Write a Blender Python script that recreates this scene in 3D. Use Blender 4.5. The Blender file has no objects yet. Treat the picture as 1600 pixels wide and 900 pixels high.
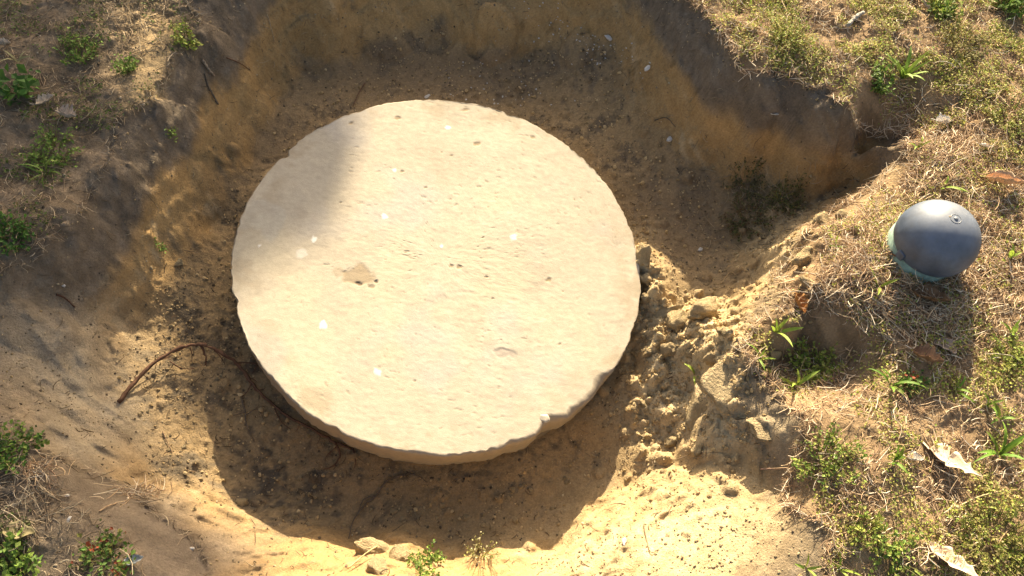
import bpy, math, random
import numpy as np
from mathutils import Vector, Matrix

random.seed(7)
rng = np.random.default_rng(11)
R_ = math.radians
sc = bpy.context.scene
COL = sc.collection

# ------------------------------------------------------------------ camera
F_PX, TILT, ROLL = 1250.0, R_(28.68), R_(7.0)
CAM = np.array([0.161, -0.8986, 1.5374])
_r = np.array([1, 0, 0.]); FW = np.array([0, math.sin(TILT), -math.cos(TILT)])
_u = np.array([0, math.cos(TILT), math.sin(TILT)])
RT = math.cos(ROLL) * _r + math.sin(ROLL) * _u
UP = -math.sin(ROLL) * _r + math.cos(ROLL) * _u
cam = bpy.data.cameras.new('camera')
cam.sensor_width = 36; cam.lens = F_PX / 1600 * 36
cam.clip_start = 0.05; cam.clip_end = 2000
cam_o = bpy.data.objects.new('camera', cam); COL.objects.link(cam_o)
cam_o.matrix_world = Matrix(((RT[0], UP[0], -FW[0], CAM[0]), (RT[1], UP[1], -FW[1], CAM[1]),
                             (RT[2], UP[2], -FW[2], CAM[2]), (0, 0, 0, 1)))
sc.camera = cam_o

# ------------------------------------------------------------------ sky, sun, exposure
SUN_EL, SUN_AZ = R_(22.5), R_(.5)              # azimuth from +y towards +x
SUN = np.array([math.sin(SUN_AZ) * math.cos(SUN_EL), math.cos(SUN_AZ) * math.cos(SUN_EL), math.sin(SUN_EL)])
w = bpy.data.worlds.new('World'); sc.world = w; w.use_nodes = True
nt = w.node_tree; nt.nodes.clear()
sky = nt.nodes.new('ShaderNodeTexSky'); sky.sky_type = 'NISHITA'; sky.sun_disc = False
sky.sun_elevation = SUN_EL; sky.sun_rotation = SUN_AZ
sky.dust_density = 6.0; sky.ozone_density = 0.4; sky.air_density = 1.0
bg = nt.nodes.new('ShaderNodeBackground'); bg.inputs['Strength'].default_value = 0.078
wo = nt.nodes.new('ShaderNodeOutputWorld')
nt.links.new(sky.outputs[0], bg.inputs[0]); nt.links.new(bg.outputs[0], wo.inputs[0])
sun = bpy.data.lights.new('sun', 'SUN'); sun.energy = 5.0; sun.angle = R_(0.53); sun.color = (1.0, 0.87, 0.645)
sun_o = bpy.data.objects.new('sun', sun); COL.objects.link(sun_o)
sun_o.rotation_euler = Vector(SUN).to_track_quat('Z', 'Y').to_euler()
sun_o.location = (0, 0, 5)
sc.view_settings.view_transform = 'Standard'; sc.view_settings.look = 'None'
sc.view_settings.gamma = 1.0; sc.view_settings.exposure = 1.57

# ------------------------------------------------------------------ helpers
def P(px, py, z):
    """point of the place seen at photo pixel (1600 x 900) lying at height z"""
    d = FW + (px - 800) / F_PX * RT - (py - 450) / F_PX * UP
    return CAM + (z - CAM[2]) / d[2] * d
def pix(X, Y, Z):
    dx, dy, dz = X - CAM[0], Y - CAM[1], Z - CAM[2]
    c = lambda a: dx * a[0] + dy * a[1] + dz * a[2]
    k = c(FW); return 800 + F_PX * c(RT) / k, 450 - F_PX * c(UP) / k

def lattice(x, y, s, seed):
    """smooth value noise in -1..1, cell size s"""
    g = np.random.default_rng(seed).uniform(-1, 1, (257, 257))
    u, v = x / s + 1000.37, y / s + 1000.11
    i, j = np.floor(u).astype(int), np.floor(v).astype(int)
    a, b = u - i, v - j
    a = a * a * a * (a * (a * 6 - 15) + 10); b = b * b * b * (b * (b * 6 - 15) + 10)
    i0, j0, i1, j1 = i % 257, j % 257, (i + 1) % 257, (j + 1) % 257
    return (g[i0, j0] * (1 - a) + g[i1, j0] * a) * (1 - b) + (g[i0, j1] * (1 - a) + g[i1, j1] * a) * b
def fbm(x, y, s, n, seed, gain=.5):
    o = 0; a = 1; t = 0
    for k in range(n):
        c, q = math.cos(k * 1.1), math.sin(k * 1.1)
        o = o + a * lattice(x * c - y * q, x * q + y * c, s, seed + k); t += a; a *= gain; s *= .5
    return o / t
def sstep(a, b, x):
    t = np.clip((x - a) / (b - a), 0, 1); return t * t * (3 - 2 * t)
def inpoly(x, y, poly):
    c = np.zeros(np.shape(x), bool); n = len(poly)
    for k in range(n):
        x0, y0 = poly[k][:2]; x1, y1 = poly[(k + 1) % n][:2]
        if y0 == y1: continue
        c ^= ((y0 > y) != (y1 > y)) & (x < (x1 - x0) * (y - y0) / (y1 - y0) + x0)
    return c

def mesh_np(name, V, F, col=None, smooth=True):
    me = bpy.data.meshes.new(name)
    V = np.asarray(V, np.float32); Fs = F if isinstance(F, list) else [F]
    Fs = [np.asarray(f, np.int32) for f in Fs if len(f)]
    me.vertices.add(len(V)); me.vertices.foreach_set('co', V.ravel())
    tot = sum(f.size for f in Fs); npoly = sum(len(f) for f in Fs)
    me.loops.add(tot); me.polygons.add(npoly)
    me.loops.foreach_set('vertex_index', np.concatenate([f.ravel() for f in Fs]))
    st, cur = [], 0
    for f in Fs:
        st.append(cur + np.arange(len(f)) * f.shape[1]); cur += f.size
    me.polygons.foreach_set('loop_start', np.concatenate(st).astype(np.int32))
    me.polygons.foreach_set('use_smooth', np.full(npoly, smooth))
    if col is not None:
        a = me.attributes.new('tint', 'FLOAT_COLOR', 'POINT')
        c = np.ones((len(V), 4), np.float32); c[:, :3] = col; a.data.foreach_set('color', c.ravel())
    me.update(calc_edges=True); me.validate()
    return me
def obj(name, me, m, parent=None, loc=None):
    o = bpy.data.objects.new(name, me); COL.objects.link(o)
    if me is not None and m is not None and not me.materials: me.materials.append(m)
    if parent is not None: o.parent = parent
    if loc is not None: o.location = loc
    return o
def tag(o, label, cat, group=None):
    o['label'] = label; o['category'] = cat
    if group: o['group'] = group
    return o
def thing(name, label, cat, loc, group=None):
    o = bpy.data.objects.new(name, None); COL.objects.link(o); o.location = loc
    o.empty_display_size = .05
    return tag(o, label, cat, group)

def mat(name, color=None, rough=.9, spec=.2, attr=True, bump=0, bscale=400, vary=.25, vscale=120, trans=0, bdist=.002, stretch=None, coords='Object'):
    m = bpy.data.materials.new(name); m.use_nodes = True; n = m.node_tree; b = n.nodes['Principled BSDF']
    b.inputs['Roughness'].default_value = rough; b.inputs['Specular IOR Level'].default_value = spec
    tc = n.nodes.new('ShaderNodeTexCoord'); src = tc.outputs[coords]
    if stretch:
        mp = n.nodes.new('ShaderNodeMapping'); mp.inputs['Scale'].default_value = stretch
        n.links.new(src, mp.inputs[0]); src = mp.outputs[0]
    no = n.nodes.new('ShaderNodeTexNoise'); no.inputs['Scale'].default_value = vscale; no.inputs['Detail'].default_value = 6
    no.inputs['Roughness'].default_value = .7
    n.links.new(src, no.inputs['Vector'])
    mr = n.nodes.new('ShaderNodeMapRange'); mr.inputs[1].default_value = .3; mr.inputs[2].default_value = .7
    mr.inputs[3].default_value = 1 - vary; mr.inputs[4].default_value = 1 + vary
    n.links.new(no.outputs['Fac'], mr.inputs[0])
    mx = n.nodes.new('ShaderNodeVectorMath'); mx.operation = 'SCALE'
    n.links.new(mr.outputs[0], mx.inputs['Scale'])
    if attr:
        at = n.nodes.new('ShaderNodeAttribute'); at.attribute_name = 'tint'; n.links.new(at.outputs['Color'], mx.inputs[0])
    else:
        mx.inputs[0].default_value = color
    n.links.new(mx.outputs[0], b.inputs['Base Color'])
    if bump:
        n2 = n.nodes.new('ShaderNodeTexNoise'); n2.inputs['Scale'].default_value = bscale; n2.inputs['Detail'].default_value = 5
        n2.inputs['Roughness'].default_value = .65
        n.links.new(src, n2.inputs['Vector'])
        bp = n.nodes.new('ShaderNodeBump'); bp.inputs['Strength'].default_value = bump; bp.inputs['Distance'].default_value = bdist
        n.links.new(n2.outputs['Fac'], bp.inputs['Height']); n.links.new(bp.outputs[0], b.inputs['Normal'])
    if trans:
        tr = n.nodes.new('ShaderNodeBsdfTranslucent'); ms = n.nodes.new('ShaderNodeMixShader'); ms.inputs[0].default_value = trans
        out = n.nodes['Material Output']
        n.links.new(mx.outputs[0], tr.inputs['Color']); n.links.new(b.outputs[0], ms.inputs[1]); n.links.new(tr.outputs[0], ms.inputs[2])
        n.links.new(ms.outputs[0], out.inputs['Surface'])
    return m
M_SOIL = mat('sandy_soil', rough=1.0, spec=.08, bump=.75, bscale=260, vary=.26, vscale=220, bdist=.004)
M_STRAW = mat('dry_straw', rough=.75, spec=.25, vary=.15, vscale=90)
M_LEAFY = mat('green_leaf', rough=.6, spec=.3, vary=.15, vscale=150, trans=.35)
M_DEAD = mat('dead_leaf', rough=.75, spec=.2, vary=.22, vscale=70, trans=.15, bump=.3, bscale=160)
M_ROOT = mat('root_bark', rough=.9, spec=.15, vary=.35, vscale=110, bump=.6, bscale=220)
M_STONE = mat('pebble_stone', rough=.8, spec=.3, vary=.2, vscale=140, bump=.25, bscale=260)
M_CONC = mat('weathered_concrete', rough=.95, spec=.15, bump=.3, bscale=420, vary=.1, vscale=110, bdist=.002, stretch=(.75, 1.1, 1))

# ------------------------------------------------------------------ the ground with the dug hole
G = 0.17                     # lawn level; the lid's top lies at 0
CP = []
def cp(z, *pts):
    for p in pts:
        h = p[2] if len(p) > 2 else z
        if h > 0: h *= G / .11
        CP.append((*P(p[0], p[1], h)[:2], h))
# rim, right and top and left
cp(.105, (1085,0),(1110,45),(1140,75),(1175,120),(1235,130),(1290,155),(1340,190),(1385,205),(1420,218,.1))
cp(.105, (350,-30),(430,-85),(550,-140),(700,-155),(850,-140),(1000,-75))
cp(.105, (318,0),(300,60),(270,110),(240,160),(200,200),(165,260),(130,330),(75,390),(20,430),(-60,455),(-150,470))
# under the dark topsoil band
cp(.075, (1030,5),(1072,65),(1118,128),(1186,172),(1250,194),(1312,218))
cp(.075, (385,5),(342,75),(303,135),(262,195),(232,250),(188,305),(158,345))
# feet of the walls
cp(-.03, (930,95,-.05),(1000,142),(1060,194),(1130,236),(1200,258),(1290,264,-.01))
cp(.05, (1392,236,.05),(1335,264,.0))
cp(-.08, (480,95),(560,72),(640,52),(700,66),(760,82),(830,80))
cp(-.03, (430,145,-.05),(385,198,-.04),(342,268),(302,342),(268,412),(218,478),(190,508))
cp(0, (600,0,.0),(745,22,.0),(800,42,-.02),(900,45,-.02),(960,75,-.03),(690,20,-.05),(520,20,.02))
# lit right shoulder and straw mound
cp(.08, (1397,264,.085),(1350,302),(1290,347),(1258,362,.075))
cp(-.05, (1300,305,-.02),(1255,325,-.05),(1185,385,-.07),(1100,440,-.08),(1335,285,.0))
cp(0, (1185,432,-.015),(1060,478,-.07),(1005,480,-.07),(1232,402,.055),(1190,462,.045),(1150,495,.015))
cp(.12, (1300,420),(1380,440,.118),(1265,440,.105),(1250,505,.105),(1325,508,.105),(1340,360,.115))
cp(.03, (1245,540,.05),(1320,556,.07),(1285,580,.06),(1385,560,.1),(1220,560,.05))
# loose heap beside the lid
cp(0, (1100,500,.0),(1050,520,-.035),(1012,565,-.075),(1022,640,-.09),(1002,700,-.11),(980,760,-.12),(1004,400,-.03),(1016,450,-.02))
# soil chunk and hollow behind it
cp(.05, (1130,560),(1180,540,.065),(1110,620,.025),(1150,620,.045),(1090,690,.015),(1140,682,.025),(1182,652,.055),(1235,660,.09),(1235,703,.08),(1188,690,.05))
cp(-.08, (1062,640,-.07),(1052,700,-.085),(1072,722,-.045),(1085,600,-.03))
cp(.03, (1182,742,.03),(1222,775,.055),(1150,722,.02),(1255,790,.085))
cp(.03, (1105,742,.015),(1082,800,.03),(1000,860,.03),(1150,850,.06),(1250,860,.09),(925,893,.0),(1000,940,.06),(1150,940,.08))
cp(-.03, (1045,748,-.03),(1010,790,-.03),(955,830,-.02),(905,865,-.03),(965,700,-.14),(935,780,-.135),(872,852,-.13))
# near bank
cp(0, (840,905,-.03),(700,888,-.05),(610,866,-.01),(500,862,-.02),(560,895,.03),(430,855,-.05),(400,882,.01),(800,935,.03),(650,930,.05),(330,930,.06))
# floor
cp(-.13, (690,765,-.14),(600,800),(500,790),(450,700,-.12),(400,770,-.11),(800,810,-.135),(880,722,-.16),(900,700,-.16),(700,850,-.12),(560,845,-.11))
cp(-.07, (340,450,-.08),(300,480),(250,500,-.06),(222,560,-.055),(262,600,-.06),(300,650,-.075),(350,600,-.095),(240,680,-.045),(300,740,-.06),(335,800,-.05),(280,720,-.045))
cp(-.08, (330,350,-.07),(400,250),(500,150),(700,130,-.09),(900,180,-.09),(1050,300,-.09),(1050,400,-.09),(1150,300))
for a in range(0, 360, 20):
    CP.append((.45 * math.cos(R_(a)), .45 * math.sin(R_(a)), -.105 - .03 * math.cos(R_(a + 45))))
    CP.append((.3 * math.cos(R_(a)), .3 * math.sin(R_(a)), -.14))
# left bank
cp(.05, (0,455,.1),(60,455,.07),(100,520,.045),(50,600,.06),(150,560,.0),(183,600,-.03),(206,690,-.03),(150,650,.01),(100,680,.05),(150,735,.045),(222,752,-.01),(262,785,.0),(200,805,.065),(280,850,.04),(345,885,.01),(0,650,.09),(40,700,.1),(100,740,.095))
# lawn
cp(.11, (0,750),(100,800,.105),(50,880),(200,880,.095),(0,0),(100,100),(200,100),(100,250),(0,300),(50,380),(150,200),(250,20))
cp(.11, (1150,20),(1300,60),(1450,100),(1600,0),(1600,200),(1500,300),(1600,400),(1450,430),(1400,500),(1600,600),(1500,700),(1600,850),(1400,850),(1350,650),(1450,250),(1350,130),(1300,740,.1),(1330,860,.1))
for t in range(0, 40):
    a = t / 40 * 2 * math.pi
    CP.append((1.75 * math.cos(a), 1.35 * math.sin(a), G)); CP.append((3 * math.cos(a), 2.6 * math.sin(a), G))
for x in np.linspace(-1.2, 1.4, 9): CP.append((x, .98, G)); CP.append((x, -1.0, .15))
CP = np.array(CP)
_d = CP[:, None, :2] - CP[None, :, :2]; KC = .018
_A = np.sqrt((_d ** 2).sum(-1) + KC ** 2); N = len(CP)
_M = np.zeros((N + 1, N + 1)); _M[:N, :N] = _A - .004 * np.eye(N); _M[:N, N] = 1; _M[N, :N] = 1
RW = np.linalg.solve(_M, np.append(CP[:, 2], 0))

H = .0037
cx = np.arange(-1.3, 1.5, H); cy = np.arange(-1.02, 1.06, H)
def grow(edge, sgn):
    o, s, p = [], H, edge
    while abs(p) < 260: s *= 1.25; p += sgn * s; o.append(p)
    return np.array(o)
gx = np.concatenate([grow(cx[0], -1)[::-1], cx, grow(cx[-1], 1)])
gy = np.concatenate([grow(cy[0], -1)[::-1], cy, grow(cy[-1], 1)])
nx0, ny0 = len(grow(cx[0], -1)), len(grow(cy[0], -1))
X, Y = np.meshgrid(cx, cy, indexing='ij')
Z = np.full(X.shape, RW[N])
for k in range(N):
    Z += RW[k] * np.sqrt((X - CP[k, 0]) ** 2 + (Y - CP[k, 1]) ** 2 + KC ** 2)
BX, BY = pix(X, Y, Z)                       # where each spot is seen, used only to lay soils out

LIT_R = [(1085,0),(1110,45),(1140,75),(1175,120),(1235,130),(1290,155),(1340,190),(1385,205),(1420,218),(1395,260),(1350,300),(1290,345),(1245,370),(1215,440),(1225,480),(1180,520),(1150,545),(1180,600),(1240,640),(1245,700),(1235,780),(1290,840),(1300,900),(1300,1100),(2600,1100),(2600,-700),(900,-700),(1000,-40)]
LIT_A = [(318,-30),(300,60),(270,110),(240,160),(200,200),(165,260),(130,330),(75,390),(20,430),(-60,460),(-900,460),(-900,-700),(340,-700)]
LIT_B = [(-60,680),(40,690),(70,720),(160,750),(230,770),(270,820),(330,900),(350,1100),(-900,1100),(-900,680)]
wx, wy = fbm(X, Y, .06, 3, 50) * 26, fbm(X, Y, .06, 3, 60) * 26
def soft(poly, it=6):
    m = inpoly(BX + wx, BY + wy, poly).astype(float)
    for _ in range(it):
        m[1:-1, 1:-1] = (m[1:-1, 1:-1] * 2 + m[:-2, 1:-1] + m[2:, 1:-1] + m[1:-1, :-2] + m[1:-1, 2:]) / 6
    return m
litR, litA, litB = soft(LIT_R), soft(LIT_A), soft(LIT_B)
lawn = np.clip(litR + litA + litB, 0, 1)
def blob(px, py, rx, ry=None):
    ry = ry or rx
    return np.exp(-(((BX + wx * .6 - px) / rx) ** 2 + ((BY + wy * .6 - py) / ry) ** 2))
gz = np.gradient(Z, H); slope = np.hypot(gz[0], gz[1])
wall = sstep(.5, 1.1, slope)
heap = np.clip(blob(1080,520,90,50) + blob(1020,610,45,110) + blob(1110,620,60,90) + blob(1220,400,50,60) + blob(1000,430,25,60), 0, 1)
apron = np.clip(blob(1100,830,180,90) + blob(950,880,120,50), 0, 1)
bank = np.clip(blob(80,560,110,110) + blob(140,680,85,65) + .8 * blob(240,800,60,40), 0, 1)
floorm = np.clip(1 - lawn - heap - bank - apron, 0, 1) * (1 - wall)
# relief
Z += lawn * (fbm(X, Y, .22, 3, 1) * .012 + fbm(X, Y, .035, 4, 5, .6) * .008)
Z += floorm * (fbm(X, Y, .10, 3, 9) * .006 + fbm(X, Y, .02, 3, 14, .6) * .0028)
Z += wall * (1 - lawn) * (.0035 * np.sin(Z / .0075 + 5 * fbm(X, Y, .15, 2, 61)) + .014 * (.5 - np.abs(fbm(X + Z, Y - Z, .05, 3, 63))) - .005)
Z += wall * (1 - lawn) * (fbm(X, Y, .12, 3, 19) * .008 + fbm(X, Y, .028, 4, 24, .6) * .006)
Z += heap * (fbm(X, Y, .07, 3, 29) * .020 + np.abs(fbm(X, Y, .05, 4, 34, .5)) * .034 - .009)
Z += apron * (fbm(X, Y, .10, 3, 39) * .006 + fbm(X, Y, .015, 3, 44, .6) * .002)
Z += bank * (fbm(X, Y, .14, 2, 49) * .010 + fbm(X, Y, .025, 4, 53, .65) * .003)
Z += (1 - lawn) * fbm(X, Y, .009, 2, 57, .8) * .0009
# ragged turf lip: a small crumbling overhang of crumbs along the rim
lip = sstep(.15, .5, lawn) * sstep(.95, .6, lawn)
Z += lip * (np.abs(fbm(X, Y, .022, 3, 70)) * .016)
TOUCH = np.zeros_like(Z); TONE = np.zeros_like(Z)
def stamp(x, y, r, h, tone=0.):
    n = int(r * 1.6 / H) + 2
    i, j = int((x - cx[0]) / H), int((y - cy[0]) / H)
    if i < n or j < n or i >= len(cx) - n or j >= len(cy) - n: return
    s = np.s_[i - n:i + n + 1, j - n:j + n + 1]
    a = random.uniform(0, 3.14); c, q = math.cos(a), math.sin(a); e = random.uniform(.7, 1.0)
    dx, dy = X[s] - x, Y[s] - y
    d = np.sqrt(((dx * c + dy * q) / r) ** 2 + ((dy * c - dx * q) / (r * e)) ** 2) + .12 * lattice(X[s], Y[s], r * .6, 77)
    b = np.sqrt(np.clip(1 - d * d, 0, 1)); Z[s] += h * b
    TONE[s] += tone * (b > .25)
def scatter(n, mask, rmin, rmax, flat, tone=(0, 0)):
    idx = rng.choice(mask.size, n, p=(mask / mask.sum()).ravel())
    for k in idx:
        r = rmin * (rmax / rmin) ** (rng.random() ** 2.2)
        stamp(X.flat[k], Y.flat[k], r, r * rng.uniform(.35, .9) * flat, rng.uniform(*tone))
scatter(2600, heap + .02, .003, .018, 1.0, (-.06, .06))
scatter(1500, floorm + .001, .003, .009, .4, (-.25, .12))
scatter(1400, np.clip(blob(320,520,90,120) + blob(300,700,60,60) + blob(420,760,70,50), 0, 1) + 1e-4, .003, .008, .5, (-.25, .1))
scatter(1200, lawn * (1 - wall) + 1e-4, .003, .012, .8, (-.15, .15))
scatter(700, lip + 1e-5, .004, .014, .9, (-.1, .1))
scatter(220, apron + 1e-4, .0025, .007, .5, (-.08, .06))
scatter(800, np.clip(blob(900,120,130,60) + blob(740,150,70,30) + blob(1000,250,120,80), 0, 1) + 1e-5, .003, .010, .6, (-.3, .2))
# pits and finger marks in the floor
for k in rng.choice(Z.size, 160, p=(floorm / floorm.sum()).ravel()):
    stamp(X.flat[k], Y.flat[k], rng.uniform(.006, .022), -rng.uniform(.001, .003))

q = P(1180, 330, -.06)
Z += .022 * np.exp(-(((X - q[0]) / .075) ** 2 + ((Y - q[1]) / .055) ** 2)) * (1 + .8 * fbm(X, Y, .03, 3, 166))
# bulges and undercuts left by the spade in the walls
for px, py, z, r, h in [(775,38,-.0,.06,.030),(600,15,.02,.07,.022),(480,55,0,.05,.02),(905,62,-.01,.05,.020),(1000,105,0,.05,.018),(960,40,.03,.05,.018),(300,225,.03,.05,.018),(215,330,.03,.05,.016),(350,95,.06,.04,.016),(1180,190,.06,.05,.016),(1270,225,.05,.05,.014),(690,55,-.06,.05,-.018),(745,80,-.08,.03,-.016),(820,88,-.08,.03,-.012),(420,120,-.02,.05,-.016),(150,560,.01,.07,.010),(60,520,.08,.06,.010)]:
    q = P(px, py, z); stamp(q[0], q[1], r, h)
# soil colours (base colours of the different earths, some with shade put in)
c_sand, c_ochre, c_pale = np.array([.33,.228,.115]), np.array([.35,.222,.095]), np.array([.47,.36,.20])
c_top, c_org, c_thatch, c_grey = np.array([.15,.122,.092]), np.array([.085,.069,.05]), np.array([.28,.19,.105]), np.array([.34,.285,.20])
def mixc(C, c, m): return C * (1 - m[..., None]) + c * m[..., None]
Xc, Yc = X + 1.1 * Z, Y - .9 * Z
n1, n2, n3 = fbm(Xc, Yc, .12, 4, 80, .6), fbm(Xc, Yc, .04, 4, 90, .65), fbm(Xc, Yc, .012, 3, 100, .7)
C = np.broadcast_to(c_sand, X.shape + (3,)).copy()
C = mixc(C, c_ochre, np.clip(wall * .9 + .35 * n1 * wall, 0, 1) * (1 - heap))
C = mixc(C, c_ochre * 1.22, np.clip(blob(1180,210,170,50) + blob(620,20,200,40) + blob(300,180,90,60) + blob(230,330,60,70), 0, 1) * .7)
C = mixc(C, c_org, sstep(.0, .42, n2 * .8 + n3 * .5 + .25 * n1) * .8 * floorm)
C = mixc(C, c_org, np.clip(blob(450,780,110,70) + .8 * blob(300,700,50,70) + .6 * blob(430,680,50,60) + .7 * blob(870,110,110,35) + .5 * blob(780,150,100,30) + .9 * blob(1180,330,80,55) + .6 * blob(365,270,50,80) + .5 * blob(560,120,120,35) + .35 * blob(1020,270,90,90), 0, 1) * sstep(-.5, .35, n2 + n3 * .6) * .9)  # humus patches, and a darker tone at the left and top wall feet
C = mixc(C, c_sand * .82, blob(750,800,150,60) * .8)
C = mixc(C, np.array([.205,.145,.085]), np.clip(blob(700,110,300,60) + blob(1060,330,110,120) + blob(400,220,90,90), 0, 1) * floorm * .7)  # shade on the floor around the lid's far side, put into the colour
C = mixc(C, c_grey, np.clip(bank * (.85 + .5 * n1), 0, 1) * .9)
C = mixc(C, c_pale, apron * np.clip(.8 + .5 * n2, 0, 1))
C = mixc(C, np.array([.55,.42,.235]), heap * .95)
# dark topsoil: the upper few centimetres of every cut
band = sstep(.045, .085, Z + n1 * .035 + n2 * .012) * (1 - apron) * (1 - .97 * heap) * (1 - .55 * blob(1180,300,250,90) * (BX > 1240))
band *= np.where((BY > 700) & (BX > 380) & (BX < 1150), .0, 1.0) * (1 - .65 * bank)
C = mixc(C, c_top * (1 + .25 * n3[..., None]), band * .92)
C = mixc(C, np.array([.40,.31,.19]), np.clip(blob(1205,672,50,35) + blob(1110,625,45,55) + .6 * blob(310,860,70,45), 0, 1) * .85)
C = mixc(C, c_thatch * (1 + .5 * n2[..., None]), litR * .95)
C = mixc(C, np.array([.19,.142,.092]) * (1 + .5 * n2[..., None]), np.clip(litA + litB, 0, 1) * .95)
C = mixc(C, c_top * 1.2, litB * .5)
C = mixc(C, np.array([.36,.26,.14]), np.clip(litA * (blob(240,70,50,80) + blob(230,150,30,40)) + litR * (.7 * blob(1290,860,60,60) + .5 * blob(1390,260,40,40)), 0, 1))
n4 = fbm(X, Y, .0075, 2, 130)
C = mixc(C, np.array([.17,.135,.09]), sstep(.25, .6, fbm(Xc, Yc, .03, 4, 140, .7)) * .5 * np.clip(bank + wall * (1 - lawn), 0, 1))
C = mixc(C, np.array([.44,.33,.19]), sstep(.3, .65, fbm(Xc * 1.3, Yc * .7, .05, 4, 150, .65)) * .55 * np.clip(bank + wall * (1 - lawn), 0, 1) * (1 - band))
C = mixc(C, np.array([.24,.19,.14]), np.clip(blob(320,870,80,45) + blob(240,810,60,30), 0, 1) * .7)
C *= (1 + .10 * n1 + .16 * n2 + .16 * n3 + .12 * n4 + TONE)[..., None]
C = np.clip(C, .02, .75)

# full sheet out to the horizon
nX, nY = len(gx), len(gy)
GX, GY = np.meshgrid(gx, gy, indexing='ij')
gi = np.clip(np.arange(nX) - nx0, 0, len(cx) - 1); gj = np.clip(np.arange(nY) - ny0, 0, len(cy) - 1)
GZ = Z[gi][:, gj].copy(); GC = C[gi][:, gj].copy()
od = np.maximum(np.maximum(cx[0] - GX, GX - cx[-1]), np.maximum(cy[0] - GY, GY - cy[-1])); od = np.clip(od, 0, None)
k = sstep(0, .6, od); GZ = GZ * (1 - k) + (G + .02 * lattice(GX, GY, 1.7, 3) * (od < 30)) * k
GC = GC * (1 - k[..., None]) + np.array([.17,.15,.07]) * k[..., None]
V = np.stack([GX, GY, GZ], -1).reshape(-1, 3)
ii = (np.arange(nX - 1)[:, None] * nY + np.arange(nY - 1)[None]).ravel()
Fq = np.stack([ii, ii + nY, ii + nY + 1, ii + 1], -1)
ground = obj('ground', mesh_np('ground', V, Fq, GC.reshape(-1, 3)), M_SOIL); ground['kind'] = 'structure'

def hz(x, y):
    """ground height at (x, y), scalars or arrays"""
    u = np.clip((np.asarray(x) - cx[0]) / H, 0, len(cx) - 1.001); v = np.clip((np.asarray(y) - cy[0]) / H, 0, len(cy) - 1.001)
    i, j = u.astype(int), v.astype(int); a, b = u - i, v - j
    return (Z[i, j] * (1 - a) + Z[i + 1, j] * a) * (1 - b) + (Z[i, j + 1] * (1 - a) + Z[i + 1, j + 1] * a) * b
def on(px, py):
    """ground point seen at a pixel: the first ground the view ray meets"""
    d = FW + (px - 800) / F_PX * RT - (py - 450) / F_PX * UP
    k0 = (.24 - CAM[2]) / d[2]; k1 = (-.25 - CAM[2]) / d[2]
    ks = np.linspace(k0, k1, 500); p = CAM + ks[:, None] * d
    below = np.nonzero(p[:, 2] <= hz(p[:, 0], p[:, 1]))[0]
    q = p[below[0] if len(below) else -1]; return np.array([q[0], q[1], float(hz(q[0], q[1]))])

# ------------------------------------------------------------------ concrete lid
LT = R_(4.3)
lid = thing('concrete_lid', 'large round weathered concrete lid lying in the dug hole', 'lid', (0, 0, 0))
lid.rotation_euler = (0, LT, 0)
lid_inv = np.array(Matrix.Rotation(-LT, 3, 'Y'))
def on_lid(px, py):
    n = np.array([math.sin(LT), 0, math.cos(LT)])
    d = FW + (px - 800) / F_PX * RT - (py - 450) / F_PX * UP
    return lid_inv @ (CAM - (CAM @ n) / (d @ n) * d)
NT, NR = 760, 190
th = np.linspace(0, 2 * math.pi, NT, endpoint=False)
edge = .4505 + .0022 * fbm(np.cos(th) * .45, np.sin(th) * .45, .09, 4, 200) + .0012 * fbm(np.cos(th) * .45, np.sin(th) * .45, .012, 2, 205)
def angd(px, py):
    q = on_lid(px, py); a = math.atan2(q[1], q[0]); return np.abs((th - a + math.pi) % (2 * math.pi) - math.pi)
for px, py, wd, dp in [(447,243,.022,.010),(793,182,.025,.006),(860,205,.03,.004),(365,470,.03,.004),(955,600,.05,.004),(560,170,.02,.003),(985,520,.03,.003),(520,672,.03,.003),(870,680,.06,.014),(800,695,.03,.004)]:
    edge -= dp * np.exp(-(angd(px, py) / wd) ** 2)
worn = np.exp(-(angd(900,650) / .24) ** 2) + .6 * np.exp(-(angd(760,695) / .25) ** 2) + .5 * np.exp(-(angd(955,600) / .12) ** 2)
worn = np.clip(worn, 0, 1)
jag = fbm(np.cos(th) * .45, np.sin(th) * .45, .11, 6, 210, .62)
bev = .0025 + .0015 * np.abs(jag) + worn * np.clip(.006 + .040 * jag, 0, .034)                    # how far the arris has crumbled
rows = []
rr = np.linspace(0, 1, NR)[1:] ** .85
for u in rr: rows.append((u * (edge - bev), np.zeros(NT)))
for u in (.25, .5, .75, 1.0):
    s = u * math.pi / 2
    rows.append((edge - bev + bev * math.sin(s), -(bev * .85) * (1 - math.cos(s))))
zb = -.088 + .006 * jag * worn
for u in (.12, .3, .5, .7, .9):
    rows.append((edge - .004 * u - .002 * np.sin(u * 3.1) * jag, -(bev * .85) * (1 - u) + zb * u))
rows += [(edge - .008, zb), (edge - .02, zb - .001), (edge * .5, np.full(NT, -.09)), (edge * .02, np.full(NT, -.09))]
rad = np.array([r for r, z in rows]); zz = np.array([z for r, z in rows])
LX, LY = rad * np.cos(th), rad * np.sin(th)
top = np.zeros_like(LX); top[:NR - 1] = 1; side = 1 - top; side[-3:] = 0
q2 = fbm(LX, LY, .02, 4, 220, .65); q1 = fbm(LX, LY, .16, 3, 230); q4 = fbm(LX * .5, LY * 1.4, .011, 3, 240, .7)
rough_m = np.exp(-((LX - .1) ** 2 + (LY + .02) ** 2) / .14)
zz = zz + top * (q1 * .0014 + q2 * .0004 + q4 * .00035 * (.4 + rough_m))
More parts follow.
